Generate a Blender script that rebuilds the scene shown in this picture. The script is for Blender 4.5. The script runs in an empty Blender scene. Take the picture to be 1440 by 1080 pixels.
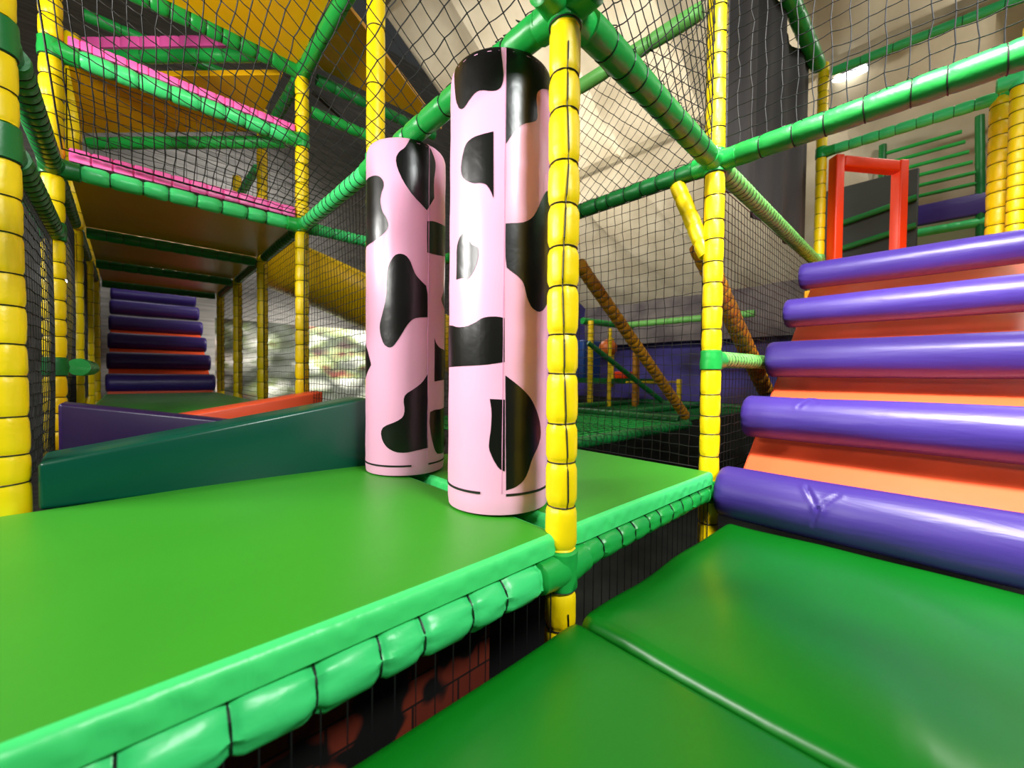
import bpy, bmesh, math, random
from mathutils import Vector, Matrix, noise
from mathutils.geometry import tessellate_polygon
random.seed(7)
C = bpy.context.scene.collection
SC = bpy.context.scene
PI = math.pi

# ---------------------------------------------------------------- camera, world, lights, exposure
def look(yaw, pitch, roll):
    F = Vector((math.cos(yaw)*math.cos(pitch), math.sin(yaw)*math.cos(pitch), math.sin(pitch)))
    R0 = Vector((math.sin(yaw), -math.cos(yaw), 0)); U0 = R0.cross(F)
    R = math.cos(roll)*R0 + math.sin(roll)*U0; U = -math.sin(roll)*R0 + math.cos(roll)*U0
    return Matrix((R, U, -F)).transposed()
cd = bpy.data.cameras.new('camera'); cam = bpy.data.objects.new('camera', cd); C.objects.link(cam)
cd.sensor_width = 36; cd.lens = 573.0*36/1440; cd.clip_start = .02; cd.clip_end = 100
cam.matrix_world = Matrix.Translation((-.918, -.803, .659)) @ look(math.radians(46.75), math.radians(-1.2), math.radians(.6)).to_4x4()
cd.dof.use_dof = True; cd.dof.focus_distance = 1.65; cd.dof.aperture_fstop = 2.0
SC.camera = cam
w = bpy.data.worlds.new('hall_air'); SC.world = w; w.use_nodes = True
w.node_tree.nodes['Background'].inputs[0].default_value = (.95, 1, .97, 1)
w.node_tree.nodes['Background'].inputs[1].default_value = .035
def lamp(name, loc, target, sx, sy, power, color=(1, .97, .9), spread=180):
    l = bpy.data.lights.new(name, 'AREA'); l.shape = 'RECTANGLE'; l.size = sx; l.size_y = sy; l.energy = power; l.color = color; l.spread = math.radians(spread)
    o = bpy.data.objects.new(name, l); C.objects.link(o); o.location = loc
    o.rotation_euler = (Vector(target)-Vector(loc)).to_track_quat('-Z', 'Y').to_euler(); return o
lamp('side_lamp_left_of_decks', (-3.2, 2.2, 2.2), (0, .6, .9), .9, .5, 40, (1, .98, .93), 85)
lamp('side_lamp_left_of_entry', (-3.1, .5, 1.9), (1, .3, 1.0), .7, .5, 35, (1, .98, .94), 125)
lamp('lamp_behind_viewer', (-.35, -2.9, 3.2), (.5, .3, .8), 1.0, .5, 96, (.96, 1, .98), 125)
lamp('ceiling_lamp_over_viewer', (-.3, -1.1, 3.6), (2.2, -.85, .75), .5, .5, 80, (1, .96, .95), 62)
lamp('ceiling_lamp_over_stairs', (2.6, -2.4, 3.9), (2.2, -.8, .7), .8, .5, 8, (1, .97, .96), 110)
lamp('fill_under_yellow_panel', (-2.5, 1.0, 2.0), (-.5, 2.3, 2.8), .5, .4, 20, (1, .97, .9), 100)  # added upward fill brightening the panel and upper decks, no fixture there
lamp('fill_under_roof', (2.6, 3.6, 2.8), (4.6, 2.4, 4.8), 1.2, .4, 150, (1, .93, .82))  # added uplight to brighten the roof lining, not a real fixture
lamp('ceiling_lamp_over_far_hall', (6.0, 5.6, 2.9), (6.0, 4.2, 0), 1.2, .6, 24)
lamp('ceiling_lamp_over_upper_deck', (4.6, -1.6, 4.0), (4.2, -.8, 2.0), 1.0, .5, 28)
lamp('fill_by_rock_wall', (2.4, 5.9, 2.9), (1.7, 7.5, .6), 1.0, .4, 150, (1, .97, .9), 80)  # added narrow fill to brighten the rock mural alone
lamp('fill_on_back_wall', (.7, 6.6, 4.3), (.4, 8.6, 3.3), 1.0, .4, 34, (1, .98, .95), 120)  # added fill that lifts the dark grey back wall
lamp('fill_above_far_stairs', (-.7, 8.4, 2.9), (-.7, 8.2, 1.8), .8, .4, 2.5)  # added weak light, set back so mainly the top far rolls catch it
SC.view_settings.view_transform = 'Standard'; SC.view_settings.look = 'None'
SC.view_settings.exposure = 0.0; SC.view_settings.gamma = 1; SC.view_settings.use_curve_mapping = False

# ---------------------------------------------------------------- materials
def lin(c):
    return tuple((x/12.92 if x <= .04045 else ((x+.055)/1.055)**2.4) for x in (v/255 for v in c)) + (1,)
def mat_nodes(name):
    m = bpy.data.materials.new(name); m.use_nodes = True
    return m, m.node_tree.nodes, m.node_tree.links, m.node_tree.nodes['Principled BSDF']
def vinyl(name, rgb, rough=.36, bump=.12, scale=9, vary=.10, stretch=(1, 1, 1), coat=0.0):
    m, N, L, b = mat_nodes(name)
    tc = N.new('ShaderNodeTexCoord'); mp = N.new('ShaderNodeMapping'); mp.inputs['Scale'].default_value = stretch
    L.new(tc.outputs['Object'], mp.inputs['Vector'])
    n = N.new('ShaderNodeTexNoise'); n.inputs['Scale'].default_value = scale; n.inputs['Detail'].default_value = 3; n.inputs['Distortion'].default_value = .4
    L.new(mp.outputs[0], n.inputs['Vector'])
    n2 = N.new('ShaderNodeTexNoise'); n2.inputs['Scale'].default_value = 3; n2.inputs['Detail'].default_value = 4
    L.new(tc.outputs['Object'], n2.inputs['Vector'])
    c = lin(rgb); mx = N.new('ShaderNodeMix'); mx.data_type = 'RGBA'
    mx.inputs[6].default_value = tuple(v*(1-vary) for v in c[:3])+(1,); mx.inputs[7].default_value = tuple(min(1, v*(1+vary)) for v in c[:3])+(1,)
    L.new(n2.outputs[0], mx.inputs[0]); L.new(mx.outputs[2], b.inputs['Base Color'])
    bp = N.new('ShaderNodeBump'); bp.inputs['Strength'].default_value = bump; bp.inputs['Distance'].default_value = .02
    L.new(n.outputs[0], bp.inputs['Height']); L.new(bp.outputs[0], b.inputs['Normal'])
    b.inputs['Roughness'].default_value = rough; b.inputs['Specular IOR Level'].default_value = .45; b.inputs['Coat Weight'].default_value = coat
    return m
def plain(name, rgb, rough=.6, metal=0, emit=0):
    m, N, L, b = mat_nodes(name)
    tc = N.new('ShaderNodeTexCoord'); n = N.new('ShaderNodeTexNoise'); n.inputs['Scale'].default_value = 6; L.new(tc.outputs['Object'], n.inputs['Vector'])
    c = lin(rgb); mx = N.new('ShaderNodeMix'); mx.data_type = 'RGBA'
    mx.inputs[6].default_value = tuple(v*.88 for v in c[:3])+(1,); mx.inputs[7].default_value = tuple(min(1, v*1.1) for v in c[:3])+(1,)
    L.new(n.outputs[0], mx.inputs[0]); L.new(mx.outputs[2], b.inputs['Base Color'])
    b.inputs['Roughness'].default_value = rough; b.inputs['Metallic'].default_value = metal
    if emit: b.inputs['Emission Color'].default_value = c; b.inputs['Emission Strength'].default_value = emit
    return m
YEL = vinyl('yellow_vinyl', (255, 214, 0), .4, .18, 14)
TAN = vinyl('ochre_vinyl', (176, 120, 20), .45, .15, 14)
GRN = vinyl('green_vinyl', (28, 158, 64), .36, .2, 14)
MGR = vinyl('mid_green_vinyl', (18, 128, 48), .42, .18, 14)
DGR = vinyl('dark_green_vinyl', (18, 112, 48), .4, .2, 14)
PAL = vinyl('pale_green_vinyl', (112, 190, 92), .42, .15, 14)
MNT = vinyl('mint_vinyl', (66, 212, 120), .36, .15, 14)
BLU = vinyl('blue_vinyl', (28, 72, 150), .36, .15, 14)
MATG = vinyl('mat_green_vinyl', (52, 146, 32), .42, .1, 3, .08)
MATS = vinyl('lit_mat_edge_vinyl', (70, 218, 116), .36, .25, 16, .08, (1, 1, .25))  # brighter, mintier copy of the mat green: front light put into the colour
LOWG = vinyl('shaded_lower_mat_vinyl', (8, 108, 20), .3, .16, 2.2, .1, (.6, 2.4, 1))  # darker than the raised mats: shade on the lower level put into the colour
PUR = vinyl('purple_vinyl', (60, 42, 124), .4, .14, 7, .1, (3, .6, 3))
ORG = vinyl('orange_vinyl', (255, 92, 50), .4, .1, 6)
PNK = vinyl('pale_pink_vinyl', (242, 176, 208), .34, .06, 6, .03)
BLK = vinyl('black_vinyl', (16, 15, 13), .3, .08, 12, .1)
TEA = vinyl('teal_vinyl', (0, 72, 54), .3, .06, 4)
AUB = vinyl('aubergine_vinyl', (44, 24, 70), .34, .08, 4)
HOT = vinyl('hot_pink_vinyl', (246, 96, 176), .4, .15, 12)
RED = vinyl('red_orange_vinyl', (255, 62, 8), .4, .06, 8)
YPN = vinyl('yellow_panel', (236, 176, 0), .42, .04, 3)
BPN = vinyl('brown_deck_panel', (214, 148, 14), .3, .03, 3)
CORD = plain('black_cord', (14, 14, 13), .5)
NETM = plain('black_net', (6, 6, 6), .6)
BRC = plain('black_steel', (16, 15, 14), .5)

# ---------------------------------------------------------------- mesh helpers
class MB:
    def __init__(s): s.v = []; s.f = []; s.m = []
    def add(s, vs, fs, mi=0):
        o = len(s.v); s.v += [tuple(v) for v in vs]; s.f += [tuple(i+o for i in f) for f in fs]; s.m += [mi]*len(fs)
def frame(d):
    d = d.normalized(); a = Vector((0, 0, 1)) if abs(d.z) < .9 else Vector((1, 0, 0))
    u = d.cross(a).normalized(); return d, u, d.cross(u)
def obj(name, mb, mats, parent=None, smooth=True, origin=None):
    me = bpy.data.meshes.new(name)
    o0 = Vector(parent['_w']) if parent is not None else Vector(origin or (0, 0, 0))
    me.from_pydata([tuple(Vector(v)-o0) for v in mb.v], [], mb.f)
    for m in (mats if isinstance(mats, (list, tuple)) else [mats]): me.materials.append(m)
    me.polygons.foreach_set('material_index', mb.m)
    if smooth:
        me.polygons.foreach_set('use_smooth', [True]*len(me.polygons))
        try: me.set_sharp_from_angle(angle=math.radians(42))
        except Exception: pass
    me.update()
    o = bpy.data.objects.new(name, me); C.objects.link(o); o['_w'] = tuple(o0)
    if parent is not None: o.parent = parent; o.location = (0, 0, 0) if parent.type == 'EMPTY' else (0, 0, 0)
    else: o.location = o0
    return o
def thing(name, label, cat, loc, group=None):
    o = bpy.data.objects.new(name, None); o.empty_display_size = .1; C.objects.link(o); o.location = loc; o['_w'] = tuple(loc)
    return tag(o, label, cat, group)
def tag(o, label, cat, group=None, kind=None):
    if label: o['label'] = label
    if cat: o['category'] = cat
    if group: o['group'] = group
    o['kind'] = kind or 'thing'
    return o
def struct(name, mb, mats, smooth=False):
    o = obj(name, mb, mats, None, smooth); o['kind'] = 'structure'; return o

def box(mb, a, b, mi=0):
    x0, y0, z0 = a; x1, y1, z1 = b
    mb.add([(x0,y0,z0),(x1,y0,z0),(x1,y1,z0),(x0,y1,z0),(x0,y0,z1),(x1,y0,z1),(x1,y1,z1),(x0,y1,z1)],
           [(3,2,1,0),(4,5,6,7),(0,1,5,4),(1,2,6,5),(2,3,7,6),(3,0,4,7)], mi)
def hexa(mb, P, bev=.012, seg=3, mi=0):
    bm = bmesh.new(); vs = [bm.verts.new(p) for p in P]
    for f in [(3,2,1,0),(4,5,6,7),(0,1,5,4),(1,2,6,5),(2,3,7,6),(3,0,4,7)]: bm.faces.new([vs[i] for i in f])
    if bev: bmesh.ops.bevel(bm, geom=bm.edges[:], offset=bev, segments=seg, profile=.5, affect='EDGES')
    bm.verts.index_update(); mb.add([v.co.copy() for v in bm.verts], [[v.index for v in f.verts] for f in bm.faces], mi); bm.free()
def bbox(mb, a, b, bev=.012, seg=3):
    x0, y0, z0 = a; x1, y1, z1 = b
    hexa(mb, [(x0,y0,z0),(x1,y0,z0),(x1,y1,z0),(x0,y1,z0),(x0,y0,z1),(x1,y0,z1),(x1,y1,z1),(x0,y1,z1)], bev, seg)
def rod(mb, A, B, r, n=4, mi=0, caps=False):
    A = Vector(A); B = Vector(B); d, u, v = frame(B-A)
    ring = [(math.cos(2*PI*k/n), math.sin(2*PI*k/n)) for k in range(n)]
    vs = [A+u*c*r+v*s*r for c, s in ring]+[B+u*c*r+v*s*r for c, s in ring]
    fs = [(k, (k+1)%n, n+(k+1)%n, n+k) for k in range(n)]
    if caps: fs += [tuple(range(n-1, -1, -1)), tuple(range(n, 2*n))]
    mb.add(vs, fs, mi)
def polytube(mb, pts, r, n=4):
    pts = [Vector(p) for p in pts]; vs = []; fs = []
    for i, p in enumerate(pts):
        d = pts[min(i+1, len(pts)-1)]-pts[max(i-1, 0)]; d, u, v = frame(d)
        vs += [p+u*math.cos(2*PI*k/n)*r+v*math.sin(2*PI*k/n)*r for k in range(n)]
    for i in range(len(pts)-1):
        for k in range(n): fs.append((i*n+k, i*n+(k+1)%n, (i+1)*n+(k+1)%n, (i+1)*n+k))
    fs += [tuple(range(n-1, -1, -1)), tuple(range((len(pts)-1)*n, len(pts)*n))]
    mb.add(vs, fs)
def ring(mb, c, d, R, r, n=24, m=5):
    c = Vector(c); d, u, v = frame(Vector(d)); vs = []; fs = []
    for i in range(n):
        a = 2*PI*i/n; e = u*math.cos(a)+v*math.sin(a)
        for j in range(m):
            b = 2*PI*j/m; vs.append(c+e*(R+r*math.cos(b))+d*r*math.sin(b))
    for i in range(n):
        for j in range(m): fs.append((i*m+j, ((i+1)%n)*m+j, ((i+1)%n)*m+(j+1)%m, i*m+(j+1)%m))
    mb.add(vs, fs)

def sleeve(A, B, r, pitch, nth=24, fine=True, pin=.13, seed=0, wrinkle=.35, lace_dir=None):
    """padded foam sleeve drawn in by cords: returns (sleeve MB, cord MB)"""
    rnd = random.Random(seed*131+5); A = Vector(A); B = Vector(B); L = (B-A).length; d, u, v = frame(B-A)
    n = max(1, round(L/pitch)); p = L/n; cuts = [k*p+(rnd.uniform(-.12, .12)*p if 0 < k < n else 0) for k in range(n+1)]
    S = []
    tt = (0, .035, .08, .16, .32, .5, .68, .84, .92, .965) if fine else (0, .12, .5, .88)
    for k in range(n):
        for t in tt: S.append(cuts[k]+(cuts[k+1]-cuts[k])*t)
    S.append(L); vs = []; fs = []
    ph = [[rnd.uniform(0, 6.28) for _ in range(3)] for _ in range(n+1)]
    for s in S:
        k = min(range(n+1), key=lambda q: abs(cuts[q]-s)); ds = abs(cuts[k]-s)
        g = math.exp(-(ds/(.07*p+.003))**2); g2 = math.exp(-(ds/(.3*p))**2)
        end = (s < 1e-6 or s > L-1e-6)
        for j in range(nth):
            a = 2*PI*j/nth
            w = math.cos(7*a+ph[k][0])*.6+math.cos(11*a+ph[k][1])*.4
            rr = r*(1-pin*g*(.5 if end else 1)) * (1-wrinkle*.09*g2*(w+.3)) * (1+.012*math.cos(2*a+ph[k][2]))
            vs.append(A+d*s+u*math.cos(a)*rr+v*math.sin(a)*rr)
    m = len(S)
    for i in range(m-1):
        for j in range(nth): fs.append((i*nth+j, i*nth+(j+1)%nth, (i+1)*nth+(j+1)%nth, (i+1)*nth+j))
    fs += [tuple(range(nth-1, -1, -1)), tuple(range((m-1)*nth, m*nth))]
    mb = MB(); mb.add(vs, fs); cb = MB()
    # one continuous lacing cord: round the sleeve at every cut, then along it to the next cut
    D = lace_dir if lace_dir is not None else Vector((.55, .62, .55)); D = Vector(D); D = D-d*D.dot(d)
    D = D.normalized() if D.length > .05 else u; E = d.cross(D); pts = []; rc = .0023 if fine else .002; N_ = 24 if fine else 12; a = 0
    if n > 1:
        for k in range(1, n):
            tu, tv = rnd.uniform(-.05, .05), rnd.uniform(-.05, .05); R_ = r*(1-pin)+.0014
            for q in range(N_+1):
                aa = a+2*PI*q/N_; e = D*math.cos(aa)+E*math.sin(aa); pts.append(A+d*(cuts[k]+R_*(math.cos(aa)*tu+math.sin(aa)*tv)-.0006*q/N_)+e*R_)
            if k < n-1 or lace_dir is not None:
                a2 = a+rnd.uniform(-.15, .15); hi = 6 if k < n-1 else 4
                for q in range(1, hi):
                    t = q/6; g = math.exp(-(min(t, 1-t)/.12)**2); aa = a+(a2-a)*t; pts.append(A+d*(cuts[k]+(cuts[k+1]-cuts[k])*t)+(D*math.cos(aa)+E*math.sin(aa))*(r*(1-pin*g)+.002))
                a = a2
        polytube(cb, pts, rc, 5 if fine else 4)
    return mb, cb, (A, d, u, v, cuts)

def joint(c, r, arms, up=.055, dn=.055):
    """green cover over a pipe joint with a collar towards every beam"""
    mb = MB(); c = Vector(c)
    def tube(A, B, ra, rb):
        A = Vector(A); B = Vector(B); d, u, v = frame(B-A); n = 24; prof = [(0, .82*ra), (.06, ra), (.35, ra*1.03), (.7, rb*1.0), (.94, rb), (1, rb*.8)]
        L = (B-A).length; vs = []; fs = []
        for i, (t, q) in enumerate(prof):
            vs += [A+d*t*L+(u*math.cos(2*PI*k/n)+v*math.sin(2*PI*k/n))*q*(1+.025*math.sin(5*k+i*2.1)) for k in range(n)]
        for i in range(len(prof)-1):
            for k in range(n): fs.append((i*n+k, i*n+(k+1)%n, (i+1)*n+(k+1)%n, (i+1)*n+k))
        fs += [tuple(range(n-1, -1, -1)), tuple(range((len(prof)-1)*n, len(prof)*n))]; mb.add(vs, fs)
    tube(c-Vector((0, 0, dn)), c+Vector((0, 0, up)), r*1.08, r*1.08)
    for a in arms:
        d = Vector(a).normalized(); tube(c, c+d*.105, r*1.1, r*1.04)
    return mb

def post(x, y, z0, z1, label, joints=(), r=.045, col=None, jcol=None, pitch=.125, lace=None, nth=24, fine=True, group=None, tilt=(0, 0), pin=.13, extra=None, name='padded_post'):
    col = col or YEL; jcol = jcol or GRN
    t = thing(name, label, 'post', (x, y, z0), group); seed = int(abs(x*37+y*91)*10)+3
    P = lambda z: Vector((x+tilt[0]*(z-z0), y+tilt[1]*(z-z0), z))
    js = sorted(joints, key=lambda j: j[0]); cuts = []; z = z0
    for j in js:
        h = j[2] if len(j) > 2 else .055
        if j[0]-h > z: cuts.append((z, j[0]-h))
        z = j[0]+h
    if z < z1: cuts.append((z, z1))
    cb = MB()
    for i, (a, b) in enumerate(cuts):
        mb, c, info = sleeve(P(a), P(b), r, pitch, nth, fine, pin, seed+i, .35, lace)
        obj('foam_sleeve', mb, col, t)
        if c.f: obj('binding_cord', c, CORD, t)
    for j in js:
        h = j[2] if len(j) > 2 else .055
        obj('joint_cover', joint(P(j[0]), r, j[1], h, h), j[3] if len(j) > 3 else jcol, t)
        cb = MB(); ring(cb, P(j[0]-h+.004), (0, 0, 1), r*1.0, .0024); obj('joint_tie', cb, CORD, t)
    if extra: extra(t)
    return t

def beam(A, B, label, col=None, r=.042, pitch=.105, lace=None, nth=22, fine=True, gap=.06, pin=.12, cat='padded bar', name='padded_crossbar', group=None, fray=None, wrinkle=.35):
    A = Vector(A); B = Vector(B); d = (B-A).normalized(); A2 = A+d*gap; B2 = B-d*gap
    t = thing(name, label, cat, tuple(A2), group); seed = int(abs(A.x*17+A.y*29+A.z*53+B.x*7)*10)
    mb, cb, info = sleeve(A2, B2, r, pitch, nth, fine, pin, seed, wrinkle, lace)
    obj('foam_sleeve', mb, col or GRN, t)
    if cb.f: obj('binding_cord', cb, CORD, t)
    if fray:
        fb = MB(); rnd = random.Random(seed); L = (B2-A2).length; D = Vector(fray).normalized(); E = d.cross(D); n = int(L/.011); pts = []
        for i in range(n+1):
            a = rnd.uniform(-.7, .7); rr = r+rnd.choice((.001, .004, .013))*rnd.random(); pts.append(A2+d*(i*L/n)+(D*math.cos(a)+E*math.sin(a))*rr)
        polytube(fb, pts, .002, 4)
        obj('net_lacing', fb, CORD, t)
    return t

def net(O, U, V, label, kind='diamond', cell=.05, r=.0019, bulge=.02, jit=.004, seed=1, two=True, name='safety_net', mat=None, W=None, asp=1.0):
    O = Vector(O); U = Vector(U); V = Vector(V); Lu = U.length; Lv = V.length; eu = U/Lu; ev = V/Lv; en = eu.cross(ev); rnd = random.Random(seed)
    if kind == 'diamond':
        h = cell/math.sqrt(2); nu = max(2, round(Lu/(h*asp))); nv = max(2, round(Lv/h))
        nu += nu % 2; nv += nv % 2
    else:
        nu = max(1, round(Lu/cell)); nv = max(1, round(Lv/cell/asp))
    nodes = {}
    for i in range(nu+1):
        for j in range(nv+1):
            if kind == 'diamond' and (i+j) % 2: continue
            a, b = i/nu, j/nv; edge = i in (0, nu) or j in (0, nv); q = 0 if edge else jit
            bl = bulge*math.sin(PI*a)*math.sin(PI*b)+.35*bulge*math.sin(5*a+seed)*math.sin(PI*b)
            nodes[i, j] = O+eu*(a*Lu+rnd.uniform(-q, q))+ev*(b*Lv+rnd.uniform(-q, q))+en*bl+(Vector(W)*(a*b) if W else Vector())
    mb = MB()
    def strand(p, q):
        if two:
            m = (p+q)/2+Vector((0, 0, -.0022))+en*rnd.uniform(-.001, .001); rod(mb, p, m, r, 4); rod(mb, m, q, r, 4)
        else: rod(mb, p, q, r, 3)
    for (i, j), p in nodes.items():
        nb = ((i+1, j+1), (i-1, j+1)) if kind == 'diamond' else ((i+1, j), (i, j+1))
        for k in nb:
            if k in nodes: strand(p, nodes[k])
        if two:
            k = r*1.9; mb.add([p+eu*k, p+ev*k, p-eu*k, p-ev*k, p+en*k, p-en*k], [(0,1,4),(1,2,4),(2,3,4),(3,0,4),(1,0,5),(2,1,5),(3,2,5),(0,3,5)])
    for c0, c1 in ((O, O+U), (O+U, O+U+V+(Vector(W) if W else Vector())), (O+U+V+(Vector(W) if W else Vector()), O+V), (O+V, O)): rod(mb, c0, c1, r*1.6, 4)
    o = obj(name, mb, mat or NETM, None, False, tuple(O)); return tag(o, label, 'net')

def floor_mat(x0, x1, y0, y1, z0, z1, label, top=None, side=None, wr=.0042, crown=.006, rad=.02, name='floor_mat', waves=None, step=.03):
    t = thing(name, label, 'mat', ((x0+x1)/2, (y0+y1)/2, z0)); top = top or MATG; side = side or MATS
    nx = max(4, round((x1-x0-2*rad)/step)); ny = max(4, round((y1-y0-2*rad)/step)); g = {}; tb = MB(); vs = []
    for j in range(ny+1):
        for i in range(nx+1):
            a, b = i/nx, j/ny; x = x0+rad+(x1-x0-2*rad)*a; y = y0+rad+(y1-y0-2*rad)*b
            e = min(a*(x1-x0), (1-a)*(x1-x0), b*(y1-y0), (1-b)*(y1-y0)); z = z1-crown*math.exp(-(e/.06))
            if waves: z += waves(x, y)
            vs.append((x, y, z))
    tb.add(vs, [(j*(nx+1)+i, j*(nx+1)+i+1, (j+1)*(nx+1)+i+1, (j+1)*(nx+1)+i) for j in range(ny) for i in range(nx)])
    loop = [(i, 0) for i in range(nx)]+[(nx, j) for j in range(ny)]+[(i, ny) for i in range(nx, 0, -1)]+[(0, j) for j in range(ny, 0, -1)]
    obj('top_cover', tb, top, t)
    sb = MB(); P0 = [Vector(vs[j*(nx+1)+i]) for i, j in loop]; fine = []
    for k, p in enumerate(P0):
        q = P0[(k+1) % len(P0)]
        for s in range(3): fine.append(p.lerp(q, s/3))
    P0 = fine; n = len(P0); cx, cy = (x0+x1)/2, (y0+y1)/2; nrm = []
    for p in P0:
        dx = (1 if p.x > x1-rad-1e-4 else -1 if p.x < x0+rad+1e-4 else 0); dy = (1 if p.y > y1-rad-1e-4 else -1 if p.y < y0+rad+1e-4 else 0)
        nrm.append(Vector((dx, dy, 0)).normalized())
    H = z1-z0; prof = [(0, 0), (.45, -.12), (.8, -.42), (.97, -.9)]
    rows = [[p.copy() for p in P0]]
    for a, b in prof[1:]: rows.append([p+nr*rad*a+Vector((0, 0, rad*b)) for p, nr in zip(P0, nrm)])
    zb = z0
    for q in (.25, .55, .85, 1.0):
        row = []
        for k, (p, nr) in enumerate(zip(P0, nrm)):
            pb = p+nr*rad; zt = p.z-rad; z = zt+(zb-zt)*q
            w = wr*(math.sin(k*.83)*.5+noise.noise(Vector((k*.31, seedf(label), 0)))*1.5)*math.exp(-((q-.3)/.35)**2)
            row.append(Vector((pb.x, pb.y, z))+nr*w)
        rows.append(row)
    V = [p for row in rows for p in row]; F = [(a*n+k, (a+1)*n+k, (a+1)*n+(k+1) % n, a*n+(k+1) % n) for a in range(len(rows)-1) for k in range(n)]
    F.append(tuple((len(rows)-1)*n+k for k in range(n-1, -1, -1)))
    sb.add(V, F); obj('edge_band', sb, side, t)
    return t
def seedf(s): return (sum(ord(c) for c in s) % 97)*1.37
PATCH_TALL =[
  [(-44.8,1.49),(-50.6,1.487),(-59.8,1.477),(-62.9,1.444),(-60.7,1.395),(-56.9,1.339),(-51.4,1.309),(-46.8,1.298),(-41.4,1.298),(-33.3,1.318),(-27.1,1.33),(-21.3,1.331),(-11.4,1.323),(-4.5,1.324),(-0.2,1.335),(1.7,1.359),(0.4,1.4),(-1.1,1.436),(-1.5,1.472),(-2.9,1.487),(-11.9,1.492),(-28.7,1.491)] ,
  [(3.5,1.487),(3.6,1.359),(4.6,1.161),(8.9,1.183),(15.0,1.212),(22.3,1.232),(32.4,1.247),(38.1,1.257),(40.5,1.271),(39.6,1.3),(38.0,1.324),(38.9,1.347),(44.0,1.365),(49.8,1.377),(66.9,1.401),(74.2,1.484),(60.1,1.505),(45.9,1.504),(25.1,1.496)] ,
  [(-7.9,1.199),(-18.1,1.195),(-29.7,1.192),(-37.4,1.184),(-41.0,1.171),(-44.8,1.142),(-46.9,1.106),(-44.5,1.082),(-38.1,1.063),(-29.3,1.049),(-20.4,1.046),(-14.9,1.039),(-10.4,1.02),(-7.2,0.994)] ,
  [(59.0,1.063),(49.0,1.024),(42.1,0.984),(36.1,0.955),(29.5,0.937),(21.6,0.925),(5.1,0.918),(5.5,0.785),(11.2,0.772),(18.5,0.758),(24.3,0.741),(26.7,0.72),(29.6,0.689),(35.2,0.663),(45.4,0.653),(55.1,0.665),(66.9,0.7),(102.9,0.744),(102.7,0.946),(72.9,1.069)] ,
  [(-43.8,0.901),(-49.6,0.886),(-53.8,0.861),(-53.1,0.8),(-53.3,0.758),(-44.7,0.759),(-39.4,0.755),(-35.9,0.75),(-31.5,0.759),(-25.4,0.787),(-22.6,0.818),(-23.0,0.845),(-25.6,0.851),(-30.7,0.858),(-35.2,0.877),(-38.7,0.894)] ,
  [(-102.9,0.622),(-65.8,0.614),(-49.9,0.602),(-36.5,0.601),(-25.8,0.612),(-18.2,0.626),(-11.0,0.63),(-2.3,0.63),(5.0,0.626),(5.4,0.489),(-1.8,0.485),(-15.9,0.479),(-36.1,0.476),(-65.9,0.473),(-102.9,0.473)] ,
  [(6.4,0.447),(15.8,0.426),(26.6,0.4),(35.7,0.373),(44.7,0.329),(50.4,0.289),(52.6,0.249),(47.4,0.215),(38.3,0.18),(32.1,0.133),(26.4,0.108),(18.3,0.093),(8.3,0.085)] ,
  [(-9.1,0.373),(6.1,0.371),(6.9,0.145),(0.8,0.154),(-5.3,0.184),(-9.8,0.217),(-9.2,0.247),(-7.6,0.28),(-7.0,0.333)] ,
]
PATCH_FAR =[
  [(4.9,1.471),(25.0,1.465),(33.1,1.45),(42.5,1.404),(43.6,1.377),(40.1,1.307),(41.3,1.235),(28.1,1.238),(28.2,1.168),(8.7,1.214),(-4.7,1.272),(-12.6,1.326),(-15.0,1.368),(-10.5,1.396),(-2.7,1.415),(2.7,1.446)] ,
  [(-104.4,1.308),(-104.8,1.319),(-68.0,1.317),(-48.6,1.31),(-38.9,1.299),(-32.6,1.277),(-31.8,1.252),(-35.9,1.226),(-37.8,1.192),(-34.4,1.148),(-27.7,1.118),(-24.7,1.089),(-26.4,1.068),(-32.9,1.049),(-44.7,1.032),(-56.1,1.021),(-104.9,1.021),(-104.4,1.011)] ,
  [(29.1,1.122),(40.0,1.132),(55.3,1.136),(79.3,1.148),(104.4,1.143),(104.4,1.029),(105.0,1.025),(51.4,0.989),(38.8,0.985),(29.4,0.985)] ,
  [(-9.2,0.965),(-16.2,0.956),(-23.6,0.92),(-26.9,0.869),(-27.2,0.774),(-34.0,0.701),(-38.4,0.657),(-36.8,0.619),(-31.0,0.575),(-23.1,0.56),(-16.9,0.567),(-8.6,0.604),(0.6,0.657),(7.5,0.684),(14.7,0.695),(30.5,0.701),(30.2,0.833),(19.4,0.858),(12.0,0.881),(8.3,0.909),(4.8,0.938),(-1.1,0.96)] ,
  [(104.5,0.88),(82.5,0.869),(60.8,0.808),(60.9,0.784),(73.6,0.759),(104.8,0.732),(104.4,0.724)] ,
  [(43.5,0.613),(44.1,0.416),(57.0,0.42),(104.9,0.427),(104.4,0.435),(104.4,0.534),(104.8,0.542),(76.1,0.565),(56.4,0.569),(47.4,0.587)] ,
  [(-104.5,0.597),(-79.1,0.584),(-66.7,0.555),(-56.7,0.501),(-55.7,0.486),(-68.7,0.452),(-77.9,0.432),(-104.6,0.424)] ,
  [(32.0,0.452),(22.9,0.412),(12.5,0.387),(-0.6,0.361),(-3.1,0.335),(-1.1,0.294),(-3.0,0.263),(-11.7,0.243),(-30.9,0.22),(-35.6,0.194),(-32.7,0.158),(-25.2,0.128),(-13.2,0.109),(-0.2,0.106),(19.9,0.116),(32.8,0.12)] ,
  [(35.8,0.279),(44.2,0.288),(59.9,0.287),(104.8,0.301),(104.2,0.307),(104.1,0.071),(104.8,0.077),(53.6,0.078),(44.8,0.104),(38.8,0.161),(35.1,0.226)] ,
]

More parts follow.
